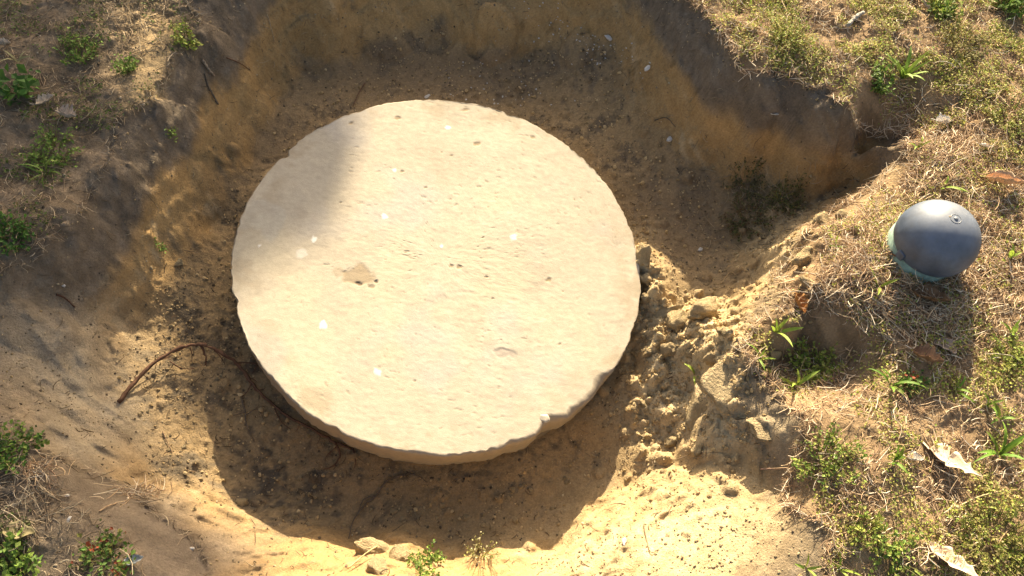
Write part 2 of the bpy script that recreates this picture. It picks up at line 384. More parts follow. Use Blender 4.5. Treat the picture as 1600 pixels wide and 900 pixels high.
LX += side * np.cos(th) * (fbm(zz + LX, LY + zz, .018, 4, 250, .65) * .0034); LY += side * np.sin(th) * (fbm(zz + LX, LY + zz, .018, 4, 250, .65) * .0034)
base_c = np.array([.425,.365,.272])
LC = np.broadcast_to(base_c, LX.shape + (3,)).copy()
LC *= (1 + .07 * q1 + .07 * q2 + .06 * q4)[..., None]
LC = mixc(LC, np.array([.36,.30,.22]), sstep(.05, .6, fbm(LX, LY, .13, 5, 260, .62)) * .45 * top)
LC = mixc(LC, np.array([.40,.36,.31]), sstep(.1, .6, fbm(LX, LY, .2, 4, 264, .6)) * .6 * top)
LC = mixc(LC, np.array([.46,.39,.27]), sstep(.1, .6, fbm(LX, LY, .17, 3, 268, .6)) * .5 * top)
LC = mixc(LC, np.array([.30,.235,.15]), sstep(.36, .44, rad) * sstep(-.1, .5, fbm(LX, LY, .06, 4, 272, .65)) * .55 * top)
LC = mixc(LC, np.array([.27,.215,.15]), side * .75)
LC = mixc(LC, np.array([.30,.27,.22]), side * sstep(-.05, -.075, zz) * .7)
pit = sstep(.48, .66, fbm(LX * .6, LY * 1.5, .009, 3, 270, .6)) * sstep(-.3, .3, fbm(LX, LY, .09, 2, 280)) * top
zz -= pit * .0008; LC = mixc(LC, np.array([.30,.24,.16]), pit * .5)
def lid_spot(px, py, r, c, a, depth=0, asp=1., ang=0.):
    global LC, zz
    q = on_lid(px, py); dx, dy = LX - q[0], LY - q[1]; ca, sa = math.cos(ang), math.sin(ang)
    dx, dy = dx * ca + dy * sa, (dy * ca - dx * sa) * asp
    m = sstep(1.15, .75, np.hypot(dx, dy) / r + .55 * fbm(LX, LY, r * .8, 3, 290)) * top
    LC = mixc(LC, np.array(c), m * a); zz = zz - depth * m
BR, WH = (.25,.18,.10), (.66,.63,.57)
lid_spot(566,432,.034, BR, .62, .0008, 1.3); lid_spot(560,443,.008,(.12,.085,.055),.8,.0014,1.8); lid_spot(580,447,.008,(.16,.115,.07),.6,.0008,1.6)
lid_spot(530,425,.014, BR, .3); lid_spot(588,440,.004,(.14,.1,.06),.7,.002)
for px, py, r in [(600,338,.0075),(491,374,.0075),(505,509,.0085),(590,582,.0085),(803,371,.0085),(700,200,.007),(616,266,.005),(406,384,.003),(690,385,.004)]:
    lid_spot(px, py, r, WH, .9, -.0004)
lid_spot(505,502,.004, WH, .9); lid_spot(470,395,.012,(.62,.58,.5),.5)
for px, py, r in [(728,171,.009),(745,225,.009),(622,184,.008),(628,268,.005),(690,238,.003),(705,243,.004),(718,417,.008),(705,415,.006),(833,214,.007),(760,433,.004),(770,466,.003),(858,437,.008),(880,455,.003),(898,312,.003),(907,309,.002),(874,538,.004),(648,595,.003),(548,192,.006),(532,316,.003),(665,293,.004),(755,371,.003)]:
    lid_spot(px, py, r, (.25,.18,.10), .75, .0012, 1.6, .6)
lid_spot(790,552,.020,(.33,.27,.22),.6,.001,1.8)
lid_spot(410,340,.05,(.36,.36,.33),.25); lid_spot(385,540,.07,(.37,.35,.31),.35)
LV = np.concatenate([[[0, 0, 0]], np.stack([LX, LY, zz], -1).reshape(-1, 3)])
LCc = np.concatenate([[base_c], LC.reshape(-1, 3)])
nr = rad.shape[0]; t0 = np.arange(NT); t1 = (t0 + 1) % NT
Ft = np.stack([np.zeros(NT, int), 1 + t0, 1 + t1], -1)
Fq = np.concatenate([np.stack([1 + k * NT + t0, 1 + (k + 1) * NT + t0, 1 + (k + 1) * NT + t1, 1 + k * NT + t1], -1) for k in range(nr - 1)])
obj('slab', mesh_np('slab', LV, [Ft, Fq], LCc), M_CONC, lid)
# the riser ring the lid sits on
def lathe(prof, n=64, closed=False):
    a = np.linspace(0, 2 * math.pi, n, endpoint=False); V, F = [], []
    for r, z in prof: V.append(np.stack([r * np.cos(a), r * np.sin(a), np.full(n, z)], -1))
    V = np.concatenate(V); t0 = np.arange(n); t1 = (t0 + 1) % n
    F = np.concatenate([np.stack([k * n + t0, k * n + t1, (k + 1) * n + t1, (k + 1) * n + t0], -1) for k in range(len(prof) - 1)])
    return V, F
V, F = lathe([(.40, -.0915), (.432, -.0915), (.434, -.1), (.434, -.34), (.40, -.34)][::-1], 96)
obj('riser', mesh_np('riser', V, F, np.broadcast_to([.2,.17,.13], V.shape)), M_CONC, lid)

_ico = {}
def ico(sub):
    if sub not in _ico:
        import bmesh
        b = bmesh.new(); bmesh.ops.create_icosphere(b, subdivisions=sub, radius=1)
        _ico[sub] = (np.array([v.co[:] for v in b.verts]), np.array([[v.index for v in f.verts] for f in b.faces])); b.free()
    return _ico[sub]
def lump(seed, sub=3, rough=.25, flat=.7, facet=.0, asp=.85, nf=7):
    V, F = ico(sub); V = V.copy(); r = np.random.default_rng(seed)
    for _ in range(nf):                      # planar fractures give it broken faces
        n = r.normal(size=3); n /= np.linalg.norm(n); d = r.uniform(.5, .9)
        h = np.clip(V @ n - d, 0, None) * (1 - facet); V -= h[:, None] * n
    o = r.uniform(0, 50, 3)
    nz = lattice(V[:, 0] + o[0] + V[:, 2] * .7, V[:, 1] + o[1] - V[:, 2] * .9, .55, seed + 1) + .5 * lattice(V[:, 0] + o[0] - V[:, 2], V[:, 1] + V[:, 2] + o[1], .26, seed + 2) + .25 * lattice(V[:, 0] + V[:, 2] * 1.3 + o[2], V[:, 1] - V[:, 2], .12, seed + 3)
    nz = nz + .35 * lattice(V[:, 0] * 1.2 + V[:, 2] + o[2], V[:, 1] - V[:, 2] * .8, .07, seed + 4); V *= (1 + rough * nz)[:, None]; V *= [1, asp, flat]
    return V, F, nz
for px, py, s, c in [(851,653,.0125,(.44,.385,.29))]:
    V, F, nz = lump(40 + px, 3, .06, .35)
    q = on_lid(px, py)
    o = obj('embedded_pebble', mesh_np('embedded_pebble', V * s, F, np.array(c) * (1 + .15 * nz[:, None])), M_STONE, lid, (q[0], q[1], -.0005 if px < 860 else -.004))

# ------------------------------------------------------------------ capped pipe
ZC = .064
PB = P(1462, 374, G + ZC); RC = 63 * float((PB - CAM) @ FW) / F_PX; PB[2] = G
pipe = thing('capped_pipe', 'short green plastic pipe with a domed dark grey cap standing in dry grass', 'pipe', PB)
M_PIPE = mat('green_plastic', color=(.27,.37,.28), attr=False, rough=.6, spec=.4, vary=.45, vscale=55, bump=.05, bscale=60)
M_CAP = mat('dark_cap_plastic', color=(.075,.10,.145), attr=False, rough=.52, spec=.6, vary=.5, vscale=16, bump=.06, bscale=90)
V, F = lathe([(RC * .89, -.12), (RC * .89, ZC - .012), (RC * .82, ZC - .012), (RC * .82, -.12)][::-1] , 64)
obj('pipe_body', mesh_np('pipe_body', V, F), M_PIPE, pipe, (-.0075, .002, 0))
prof = [(RC * .90, ZC - .020), (RC * .94, ZC - .021), (RC * .96, ZC - .018), (RC * .985, ZC - .010)]
for a in np.linspace(0, 88, 28):
    prof.append((RC * math.cos(R_(a)) ** .97, ZC + RC * .93 * math.sin(R_(a))))
prof.append((.0005, ZC + RC * .9305))
_n = M_CAP.node_tree; _b = _n.nodes['Principled BSDF']; _src = _b.inputs['Base Color'].links[0].from_socket   # mottled paler dome top: lit sheen put into the colour
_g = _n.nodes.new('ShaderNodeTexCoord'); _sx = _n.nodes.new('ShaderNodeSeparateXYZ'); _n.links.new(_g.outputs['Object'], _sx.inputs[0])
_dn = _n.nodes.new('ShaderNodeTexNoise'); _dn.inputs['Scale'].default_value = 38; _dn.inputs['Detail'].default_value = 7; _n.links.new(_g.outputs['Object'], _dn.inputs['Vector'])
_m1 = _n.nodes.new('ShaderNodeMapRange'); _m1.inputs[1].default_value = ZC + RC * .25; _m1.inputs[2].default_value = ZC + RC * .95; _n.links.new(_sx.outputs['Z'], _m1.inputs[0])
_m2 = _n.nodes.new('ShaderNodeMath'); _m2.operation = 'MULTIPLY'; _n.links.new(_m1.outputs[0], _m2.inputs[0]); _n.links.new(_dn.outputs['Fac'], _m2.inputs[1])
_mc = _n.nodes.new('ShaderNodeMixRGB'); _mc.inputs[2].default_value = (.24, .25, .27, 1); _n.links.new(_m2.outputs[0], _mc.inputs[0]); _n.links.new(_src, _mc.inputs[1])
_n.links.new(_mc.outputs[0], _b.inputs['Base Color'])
V, F = lathe(prof, 96)
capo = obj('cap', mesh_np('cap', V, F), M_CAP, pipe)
zt = ZC + RC * .93
def dome_z(r): return ZC + RC * .93 * math.sqrt(max(0, 1 - (r / RC) ** 2))
def ring_prof(r0, r1, h): return [(r1, dome_z(r1) - .001), (r1, dome_z(r1) + h), (r0, dome_z(r0) + h), (r0, dome_z(r0) - .001)]
M_CAP2 = mat('cap_emboss', color=(.16,.17,.18), attr=False, rough=.4, spec=.55, vary=.15, vscale=60)
V, F = lathe(ring_prof(.0095, .0108, .0005), 40); obj('emboss_ring', mesh_np('emboss_ring', V, F), M_CAP2, capo)
V, F = lathe([(.0045, dome_z(.004) - .001), (.0042, dome_z(.0) + .0006), (.003, zt + .0016), (.0004, zt + .0018)], 24)
obj('centre_nub', mesh_np('centre_nub', V, F), M_CAP2, capo)
def box(sx, sy, sz, bev=.2):
    V, F = ico(3); V = np.sign(V) * np.abs(V) ** .35; return V / np.abs(V).max() * [sx, sy, sz], F
for px, py in [(1408,398),(1531,402)]:
    d = P(px, py, G + ZC - .01)[:2] - PB[:2]; d /= np.linalg.norm(d)
    V, F = box(.006, .009, .010)
    o = obj('lug', mesh_np('lug', V, F), M_CAP, capo, (d[0] * RC * .97, d[1] * RC * .97, ZC - .012)); o.rotation_euler = (0, 0, math.atan2(d[1], d[0]))
V, F, nz = lump(3, 3, .1, .4); q = np.array([-.012, .006]) ; 
obj('bird_speck', mesh_np('bird_speck', V * .0028, F, np.broadcast_to([.42,.33,.22], V.shape)), M_STONE, capo, (-.010, .004, dome_z(.011)))

# ------------------------------------------------------------------ loose earth: clods
M_CLOD = mat('clod_earth', rough=1, spec=.08, bump=.7, bscale=12, vary=.24, vscale=10, bdist=.09)
CL_SAND = [mesh_np('sand_clod', V, F, np.array([.53,.40,.22]) * (1 + .14 * nz[:, None])) for V, F, nz in (lump(s, 4, .15, .75, .0, .85, 16) for s in range(300, 312))]
CL_GREY = [mesh_np('soil_clod', V, F, np.array([.49,.375,.215]) * (1 + .14 * nz[:, None])) for V, F, nz in (lump(s, 4, .15, .75, .0, .85, 16) for s in range(320, 326))]
for m in CL_SAND + CL_GREY: m.materials.append(M_CLOD)
def clod(px, py, s, label, group=None, grey=False, sink=.55, name=None, sc3=(1, 1, 1), rz=None):
    p = on(px, py); me = random.choice(CL_GREY if grey else CL_SAND)
    o = obj(name or ('soil_clod' if grey else 'sand_clod'), me, None)
    o.location = (p[0], p[1], p[2] + s * (.7 - sink) * .6); o.scale = (s * sc3[0], s * sc3[1], s * sc3[2])
    o.rotation_euler = (random.uniform(-.3, .3), random.uniform(-.3, .3), random.uniform(0, 6.28) if rz is None else rz)
    return tag(o, label, 'clod', group)
# those that can be told apart
clod(1095,487,.048,'biggest sunlit sand clod at the top of the loose heap', sc3=(1.25,.8,.8), rz=.5)
clod(1060,505,.034,'angular sand clod left of the biggest clod in the loose heap')
clod(1042,488,.026,'grey brown soil clod at the shadow edge of the loose heap', grey=True, sc3=(1.5,.7,.8), rz=.4)
clod(1045,548,.024,'sand clod in the middle of the loose heap beside the lid')
clod(1112,560,.022,'small soil lump leaning on the grey chunk of earth', grey=True)
clod(1105,628,.060,'tall tan chunk of earth broken off the right bank', grey=True, sc3=(.8,1.35,1.0), rz=-.25, name='earth_chunk', sink=1.5)
clod(1148,596,.056,'chunk of earth under a grass tuft, right of the tall chunk', grey=True, sc3=(1.0,1.2,.9), name='earth_chunk', sink=1.6)
clod(1090,702,.018,'round clod at the foot of the tall earth chunk')
clod(1052,690,.024,'rounded sand clod left of the earth chunk foot')
clod(1205,662,.044,'flat topped block of soil above the dark hollow', grey=True, sc3=(1.4,1.0,.55), rz=.3, name='earth_chunk', sink=1.4)
clod(578,862,.034,'larger pale clod on the near edge under the lid', sc3=(1.2,.9,.9), rz=0)
clod(620,868,.030,'pale clod right of the larger one on the near edge')
clod(590,893,.030,'pale clod cut by the bottom edge of the photo')
clod(1285,348,.026,'sunlit sand clod on the straw covered shoulder left of the pipe')
clod(1258,402,.032,'sand clod on the shoulder above the rusty leaf', sc3=(.8,1.2,.8))
clod(1315,340,.018,'small sand clod right of the shoulder clod')
clod(1258,440,.020,'pale flat clod above the rusty brown leaf', sc3=(1.2,.7,.5))
clod(375,358,.016,'small ochre clod against the left edge of the lid')
clod(280,412,.013,'ochre clod at the shadow edge on the left floor')
clod(380,785,.016,'clod by the dark soil below the lid on the left')
clod(1004,402,.030,'thin fin of packed sand standing against the right edge of the lid', sc3=(.42,1.5,1.3), rz=.25)
clod(1012,440,.026,'sand clod leaning on the thin fin beside the lid', sc3=(.7,1.3,1))
clod(1150,490,.020,'sand clod on the slope under the straw shoulder')
# alike ones in the heap
spots = []
while len(spots) < 52:
    k = random.random()
    if k < .55: px, py = random.gauss(1020, 24), random.uniform(520, 745)
    elif k < .9: px, py = random.gauss(1095, 48), random.gauss(520, 30)
    else: px, py = random.gauss(1000, 8), random.uniform(400, 500)
    q = on(px, py)
    if np.hypot(q[0], q[1]) > .462: spots.append((px, py))
for px, py in spots:
    clod(px, py, (.004 + .012 * random.random() ** 2.0), 'small sand clod in the loose heap right of the lid', 'small clods of the loose heap')
for k in range(26):
    clod(random.uniform(400, 900), random.uniform(735, 830), random.uniform(.004, .009), 'small earth clod on the shaded floor below the lid', 'small clods on the shaded floor', grey=random.random() < .5)
for k in range(34):
    px, py = random.uniform(215, 345), random.uniform(400, 800)
    clod(px, py, random.uniform(.003, .007), 'small earth crumb on the sunlit floor left of the lid', 'crumbs on the left floor', grey=random.random() < .5)

def crumbs(mask, n, smin, smax, cols, label):
    idx = rng.choice(mask.size, n, p=(mask / mask.sum()).ravel())
    x, y = X.flat[idx] + rng.uniform(-H, H, n), Y.flat[idx] + rng.uniform(-H, H, n)
    s = smin * (smax / smin) ** (rng.random(n) ** 2); V0, F0 = ico(1); nv = len(V0)
    V = V0[None] * (1 + rng.uniform(-.3, .3, (n, nv, 1))) * s[:, None, None] * np.array([1, 1, .8]) * rng.uniform(.7, 1.2, (n, 1, 3))
    V += np.stack([x, y, hz(x, y) + s * .3], -1)[:, None]
    F = (F0[None] + (np.arange(n) * nv)[:, None, None]).reshape(-1, 3)
    c = np.asarray(cols)[rng.integers(0, len(cols), n)] * rng.uniform(.75, 1.25, (n, 1))
    o = obj('soil_crumbs', mesh_np('soil_crumbs', V.reshape(-1, 3), F, np.repeat(c, nv, 0), False), M_SOIL); o['kind'] = 'stuff'; tag(o, label, 'soil crumbs')
SND = [(.42,.3,.15), (.38,.27,.13), (.46,.34,.18)]
outlid = (np.hypot(X, Y) > .455).astype(float)
crumbs(outlid * (heap + .04 * floorm * (1 - apron)), 6000, .0012, .0055, SND, 'loose sand crumbs on the heap right of the lid')
crumbs(outlid * floorm * ((BX < 880) | (BY < 740)) * (1 - apron) ** 3 * (sstep(-.1, .4, n2) + .15), 9000, .0009, .0034, SND + [(.12,.09,.06), (.09,.07,.045), (.2,.15,.09)], 'fine crumbs of sand and dark humus on the hole floor')
crumbs(.5 * apron + .6 * lip + 1e-5, 2000, .0009, .0035, [(.47,.37,.22), (.42,.32,.18), (.34,.26,.15)], 'fine crumbs on the pale sand and along the rim')
crumbs((bank + wall * (1 - lawn)) * outlid + 1e-6, 2600, .0008, .003, [(.3,.22,.12), (.2,.15,.1), (.4,.32,.2), (.13,.1,.07)], 'fine crumbs stuck to the cut walls and the left bank')
crumbs(lawn * sstep(1.5, .6, slope), 4000, .0009, .004, [(.2,.15,.09), (.3,.22,.13), (.13,.1,.065), (.4,.32,.22)], 'soil crumbs between the dry grass')

# pebbles
PEB = [mesh_np('pebble', V, F, np.array([.5,.47,.42]) * (1 + .15 * nz[:, None])) for V, F, nz in (lump(s, 3, .16, .6, .1, .85, 12) for s in range(340, 346))]
for m in PEB: m.materials.append(M_STONE)
def pebble(px, py, s, label, group=None):
    p = on(px, py); o = obj('pebble', random.choice(PEB), None); o.location = (p[0], p[1], p[2] + s * .25); o.scale = (s, s * .8, s * .8)
    o.rotation_euler = (0, 0, random.uniform(0, 6)); return tag(o, label, 'pebble', group)
pebble(950,60,.013,'larger pale pebble among the gravel in the top bank')
pebble(1012,108,.012,'pale pebble in the ochre wall below the gravel')
pebble(1046,218,.012,'white pebble on the shaded floor under the right wall')
pebble(668,152,.009,'pebble at the top edge of the concrete lid')
pebble(1093,391,.008,'small white pebble at the corner of the turf clod in the hole')
pebble(105,775,.005,'larger white pebble on the lower left lawn')
pebble(108,812,.006,'flat white pebble on the lower left lawn, below the other')
pebble(300,858,.006,'white stone chip on the lower left bank edge')
pebble(975,848,.009,'white pebble on the pale sand at the bottom')
pebble(100,447,.006,'small pale pebble on the shaded left bank')
for k in range(110):
    if k < 70: t = random.random(); px, py = 815 + 180 * t + random.gauss(0, 14), 15 + 90 * t + random.gauss(0, 14)
    else: px, py = random.uniform(690, 900), random.uniform(95, 165)
    pebble(px, py, random.uniform(.0012, .0036), 'tiny white pebble of the gravel seam in the top bank', 'gravel seam pebbles')

# ------------------------------------------------------------------ roots and sticks
def tube(pts, radii, n=7):
    pts = np.asarray(pts, float); m = len(pts); T = np.gradient(pts, axis=0); T /= np.linalg.norm(T, axis=1)[:, None] + 1e-9
    ref = np.array([.3, .2, 1.]); ref = np.broadcast_to(ref / np.linalg.norm(ref), T.shape)
    A = np.cross(T, ref); A /= np.linalg.norm(A, axis=1)[:, None] + 1e-9; B = np.cross(T, A)
    a = np.linspace(0, 2 * math.pi, n, endpoint=False)
    V = (pts[:, None] + np.asarray(radii)[:, None, None] * (np.cos(a)[None, :, None] * A[:, None] + np.sin(a)[None, :, None] * B[:, None])).reshape(-1, 3)
    t0 = np.arange(n); t1 = (t0 + 1) % n
    F = np.concatenate([np.stack([k * n + t0, k * n + t1, (k + 1) * n + t1, (k + 1) * n + t0], -1) for k in range(m - 1)])
    V = np.concatenate([V, pts[:1], pts[-1:]])
    caps = np.concatenate([np.stack([np.full(n, m * n), t1, t0], -1), np.stack([np.full(n, m * n + 1), (m - 1) * n + t0, (m - 1) * n + t1], -1)])
    return V, F, caps
def spline(ctrl, n):
    c = np.asarray(ctrl, float); c = np.concatenate([[2 * c[0] - c[1]], c, [2 * c[-1] - c[-2]]]); m = len(c) - 3
    o = []
    for u in np.linspace(0, m - 1e-6, n):
        i = int(u); t = u - i; p0, p1, p2, p3 = c[i:i + 4]
        o.append(.5 * ((2 * p1) + (p2 - p0) * t + (2 * p0 - 5 * p1 + 4 * p2 - p3) * t * t + (3 * p1 - p0 - 3 * p2 + p3) * t ** 3))
    return np.array(o)
def stem_mesh(name, ctrl, r0, r1, col, n=24, jit=.1, sides=7):
    p = spline(ctrl, n); u = np.linspace(0, 1, n)
    p += rng.normal(0, jit * max(r0, r1), p.shape)
    V, F, c = tube(p, (r0 * (1 - u) + r1 * u) * (1 + .15 * rng.normal(size=n)), sides)
    return mesh_np(name, V, [F, c], np.asarray(col) * (1 + .2 * rng.normal(size=(len(V), 1))).clip(.5, 1.5))
def gpts(lst):
    """(px, py, height above the ground)"""
    return [on(a, b) + np.array([0, 0, h]) for a, b, h in lst]
RED, GREYW, PALE = (.13,.07,.042), (.13,.10,.07), (.5,.42,.3)
def stick(name, lst, r0, r1, col, label, cat, group=None, n=24, jit=.12):
    c = gpts(lst); b = c[0].copy()
    o = obj(name, stem_mesh(name, [q - b for q in c], r0, r1, col, n, jit), M_ROOT, None, b)
    return tag(o, label, cat, group)
rt = thing('tree_root', 'long reddish brown root arching over the floor left of the lid', 'root', on(190, 630))
def rootpart(name, lst, r0, r1, parent=rt, n=26, col=RED):
    c = gpts(lst); b = np.array(parent.location)
    return obj(name, stem_mesh(name, [q - b for q in c], r0, r1, col, n, .22), M_ROOT, parent)
rootpart('main_root', [(186,630,.002),(215,603,.018),(250,575,.03),(290,556,.04),(325,551,.04),(355,562,.03),(378,578,.015),(395,600,.006),(420,628,.006),(450,652,.006),(485,671,.008),(520,690,.008),(550,704,.004)], .0046, .0022, n=60)
rootpart('side_root', [(188,628,.004),(212,600,.012),(240,575,.016),(275,560,.02)], .0025, .001)
rootpart('side_root', [(322,551,.038),(326,565,.02),(322,572,.004)], .003, .0015, n=10)
rootpart('side_root', [(270,570,.02),(285,578,.01),(305,577,.004)], .0015, .0007, n=12)
rootpart('side_root', [(368,572,.016),(385,568,.006),(402,572,.006),(395,585,.006)], .0018, .0008, n=14)
rootpart('side_root', [(395,600,.006),(388,612,.004),(378,622,.002)], .0018, .0007, n=12)
rootpart('side_root', [(430,640,.006),(440,660,.004),(455,672,.003)], .0014, .0006, n=12)
rootpart('side_root', [(524,692,.008),(532,712,.006),(522,728,.004),(505,735,.003)], .0022, .0008, n=16)
rootpart('side_root', [(526,700,.006),(512,712,.004),(508,722,.003)], .0014, .0006, n=12)
rootpart('side_root', [(552,702,.006),(556,722,.004),(553,735,.003)], .0018, .0007, n=12)
for (a, b, h, c, d) in [(230,592,.02,238,600),(262,570,.03,270,562),(305,553,.035,300,566),(340,556,.03,352,570),(405,612,.006,415,606),(468,662,.006,462,676),(500,680,.006,496,694),(250,578,.025,244,568),(390,592,.008,402,598)]:
    rootpart('side_root', [(a, b, h), ((a + c) / 2 + 2, (b + d) / 2, h * .6), (c, d, .003)], .0011, .0005, n=8)
rt2 = thing('tree_root', 'dark branching roots on the shaded floor below the lid', 'root', on(575, 790))
rootpart('main_root', [(640,740,.003),(605,752,.004),(588,775,.004),(570,790,.004),(552,815,.003),(545,842,.002)], .0022, .001, rt2, col=GREYW)
rootpart('side_root', [(588,775,.004),(568,782,.004),(560,800,.003)], .0016, .0007, rt2, 12, GREYW)
rootpart('side_root', [(640,740,.003),(655,745,.003),(668,755,.002)], .0014, .0006, rt2, 12, GREYW)
rt3 = thing('tree_root', 'fine dark rootlets on the floor at the lower left of the lid', 'root', on(385, 650))
rootpart('main_root', [(378,625,.003),(384,645,.004),(386,665,.004),(398,690,.003)], .002, .0008, rt3, col=GREYW)
rootpart('side_root', [(384,645,.004),(365,650,.003)], .0014, .0006, rt3, 10, GREYW)
rootpart('side_root', [(385,650,.004),(402,640,.003),(412,655,.003)], .0012, .0006, rt3, 12, GREYW)
stick('stick', [(318,98,.006),(330,115,.008),(336,122,.006)], .0035, .0025, (.26,.2,.14), 'short grey stick poking out of the upper left bank', 'stick')
stick('stick', [(322,118,.004),(328,140,.01),(342,166,.004)], .0028, .002, GREYW, 'dark twig hanging below the grey stick in the upper left bank', 'twig')
stick('stick', [(355,93,.004),(375,102,.008),(392,112,.004)], .0015, .001, RED, 'thin reddish twig in the upper left wall', 'twig')
stick('stick', [(418,25,.004),(424,45,.01),(430,68,.004)], .0012, .0008, (.35,.27,.17), 'thin straw coloured twig in the top left wall', 'twig')
stick('stick', [(630,20,.006),(642,16,.01),(655,12,.006)], .0012, .0008, (.4,.24,.1), 'tan twig in the top bank above the lid', 'twig')
stick('stick', [(570,132,.004),(560,150,.006),(552,168,.004)], .0018, .001, RED, 'red brown rootlet above the top edge of the lid', 'twig')
stick('stick', [(90,462,.003),(103,468,.006),(118,481,.003)], .0022, .0014, (.1,.05,.03), 'dark reddish twig on the shaded left bank', 'twig')
stick('stick', [(1420,-6,.01),(1437,6,.012),(1452,20,.006)], .006, .004, (.42,.34,.24), 'thick pale stick on the lawn at the top right edge', 'stick')
stick('stick', [(1322,44,.008),(1332,34,.01),(1346,24,.008)], .005, .004, (.36,.32,.26), 'short grey stick on the lawn near the top right rim', 'stick')
stick('stick', [(1185,736,.012),(1205,735,.012),(1225,734,.01)], .0015, .0012, (.35,.22,.15), 'thin twig sticking out over the dark hollow', 'twig')
stick('stick', [(1395,615,.012),(1408,625,.02),(1425,660,.004)], .0015, .001, (.36,.24,.14), 'thin curved brown twig on the right lawn', 'twig')
stick('stick', [(1490,795,.006),(1520,780,.014),(1565,768,.008)], .0013, .001, (.6,.46,.25), 'long straw stalk lying on the lower right lawn', 'straw')
stick('stick', [(545,890,.012),(580,865,.03),(603,850,.012)], .0014, .001, (.5,.36,.17), 'straw stalk lying across the pale clods on the near edge', 'straw')
stick('stick', [(1022,190,.003),(1040,187,.006),(1055,200,.003)], .0014, .0008, (.1,.08,.06), 'dark curved rootlet beside the white pebble', 'twig')
stick('stick', [(157,800,.004),(170,793,.008),(183,787,.004)], .0013, .001, (.4,.28,.17), 'short straw stalk on the lower left lawn', 'straw')
stick('stick', [(1125,445,.003),(1138,430,.014),(1150,432,.004)], .0009, .0007, (.4,.27,.13), 'thin curled straw on the shaded floor near the slope', 'straw')
stick('stick', [(255,675,.003),(262,690,.005),(270,708,.003)], .0012, .0008, (.2,.13,.08), 'small rootlet on the ochre floor at the lower left', 'twig')
stick('stick', [(1005,820,.002),(1015,862,.004),(1030,858,.003)], .001, .0006, (.22,.15,.09), 'thin dark rootlet on the pale sand apron', 'twig')
stick('stick', [(1197,325,.004),(1201,340,.02),(1207,358,.006)], .0011, .0008, (.4,.3,.18), 'pale straw on the turf clod inside the hole', 'straw')

# ------------------------------------------------------------------ dead leaves
def leaf_mesh(length, width, lobes, curl, cup, col, seed, pointed=.0):
    r = np.random.default_rng(seed); n, m = 40, 9
    u = np.linspace(0, 1, n)
    prof = np.sin(np.pi * np.clip(u, 0, 1) ** .8) ** .75
    prof = prof * (1 - .62 * lobes * (.5 + .5 * np.cos(u * 2 * math.pi * 4.2 + r.uniform(0, 1)))) + .015
    v = np.linspace(-1, 1, m)
    U, Vv = np.meshgrid(u, v, indexing='ij')
    off = lobes * .16 * np.abs(Vv) * np.sin(U * 20)          # lobes sweep forward
    x = (U - .5 + off * .3) * length; y = Vv * prof[:, None] * width * .5 * (1 + .25 * np.interp(u, np.linspace(0, 1, 9), r.normal(size=9))[:, None] * np.sign(Vv + .01) * .6)
    z = cup * width * (Vv ** 2) * prof[:, None] + curl * length * (U - .45) ** 2 + .03 * width * np.sin(U * 15 + Vv * 3 + seed)
    tw = (U - .5) * r.uniform(-.5, .5); y, z = y * np.cos(tw) - z * np.sin(tw), y * np.sin(tw) + z * np.cos(tw)
    top = np.stack([x, y, z + .0004], -1).reshape(-1, 3); bot = np.stack([x, y, z - .0004], -1).reshape(-1, 3)
    V = np.concatenate([top, bot]); q = (np.arange(n - 1)[:, None] * m + np.arange(m - 1)[None]).ravel()
    f = np.stack([q, q + m, q + m + 1, q + 1], -1); nb = n * m
    ring = np.concatenate([np.arange(m), np.arange(1, n) * m + m - 1, (n - 1) * m + np.arange(m - 2, -1, -1), np.arange(n - 2, 0, -1) * m]); rn = np.roll(ring, -1)
    s = np.stack([ring, rn, rn + nb, ring + nb], -1)
    vein = np.exp(-(Vv / .10) ** 2).ravel()
    c = np.asarray(col) * (1 + .12 * r.normal(size=(n * m, 1))).clip(.7, 1.3); c = c * (1 - .25 * vein[:, None])
    return mesh_np('blade', V, [np.concatenate([f, f[:, ::-1] + nb, s])], np.concatenate([c, c * .85]))
def dead_leaf(px, py, ln, wd, ang, label, lobes=.8, curl=.5, cup=.4, col=(.52,.36,.20), lift=.006, tiltx=0., tilty=0., seed=0):
    p = on(px, py)
    o = thing('dead_leaf', label, 'leaf', (p[0], p[1], p[2] + lift)); o.rotation_euler = (Matrix.Rotation(-.38 + tiltx, 3, 'X') @ Matrix.Rotation(tilty, 3, 'Y') @ Matrix.Rotation(R_(ang), 3, 'Z')).to_euler()
    obj('blade', leaf_mesh(ln, wd, lobes, curl, cup, col, seed + int(px)), M_DEAD, o)
    st = [(-ln * .49, 0, curl * ln * .24), (-ln * .6, .003, curl * ln * .26), (-ln * .7, .008, curl * ln * .22)]
    obj('stalk', stem_mesh('stalk', st, .0011, .0008, np.array(col) * .8, 8, .05, 5), M_DEAD, o)
    return o
dead_leaf(1478,722,.105,.050,-38,'pale curled lobed oak leaf on the lower right lawn', .9,.25,.22,(.70,.55,.38),.010)
dead_leaf(1562,292,.08,.036,-8,'tan curled leaf on the lawn above the pipe', .3,.4,.6,(.66,.44,.26),.014)
dead_leaf(1470,197,.042,.032,10,'crumpled white leaf on the lawn right of the hole corner', .3,.6,.5,(.8,.74,.64),.010)
dead_leaf(1537,233,.030,.012,-10,'narrow whitish leaf scrap on the right lawn', .1,.4,.4,(.72,.65,.54),.008)
dead_leaf(1442,565,.055,.042,-30,'brown leaf at the end of the pipe shadow', .5,.6,.5,(.33,.19,.10),.012)
dead_leaf(1482,880,.09,.036,-42,'pale folded leaf at the bottom right edge', .5,.25,.3,(.69,.54,.38),.009)
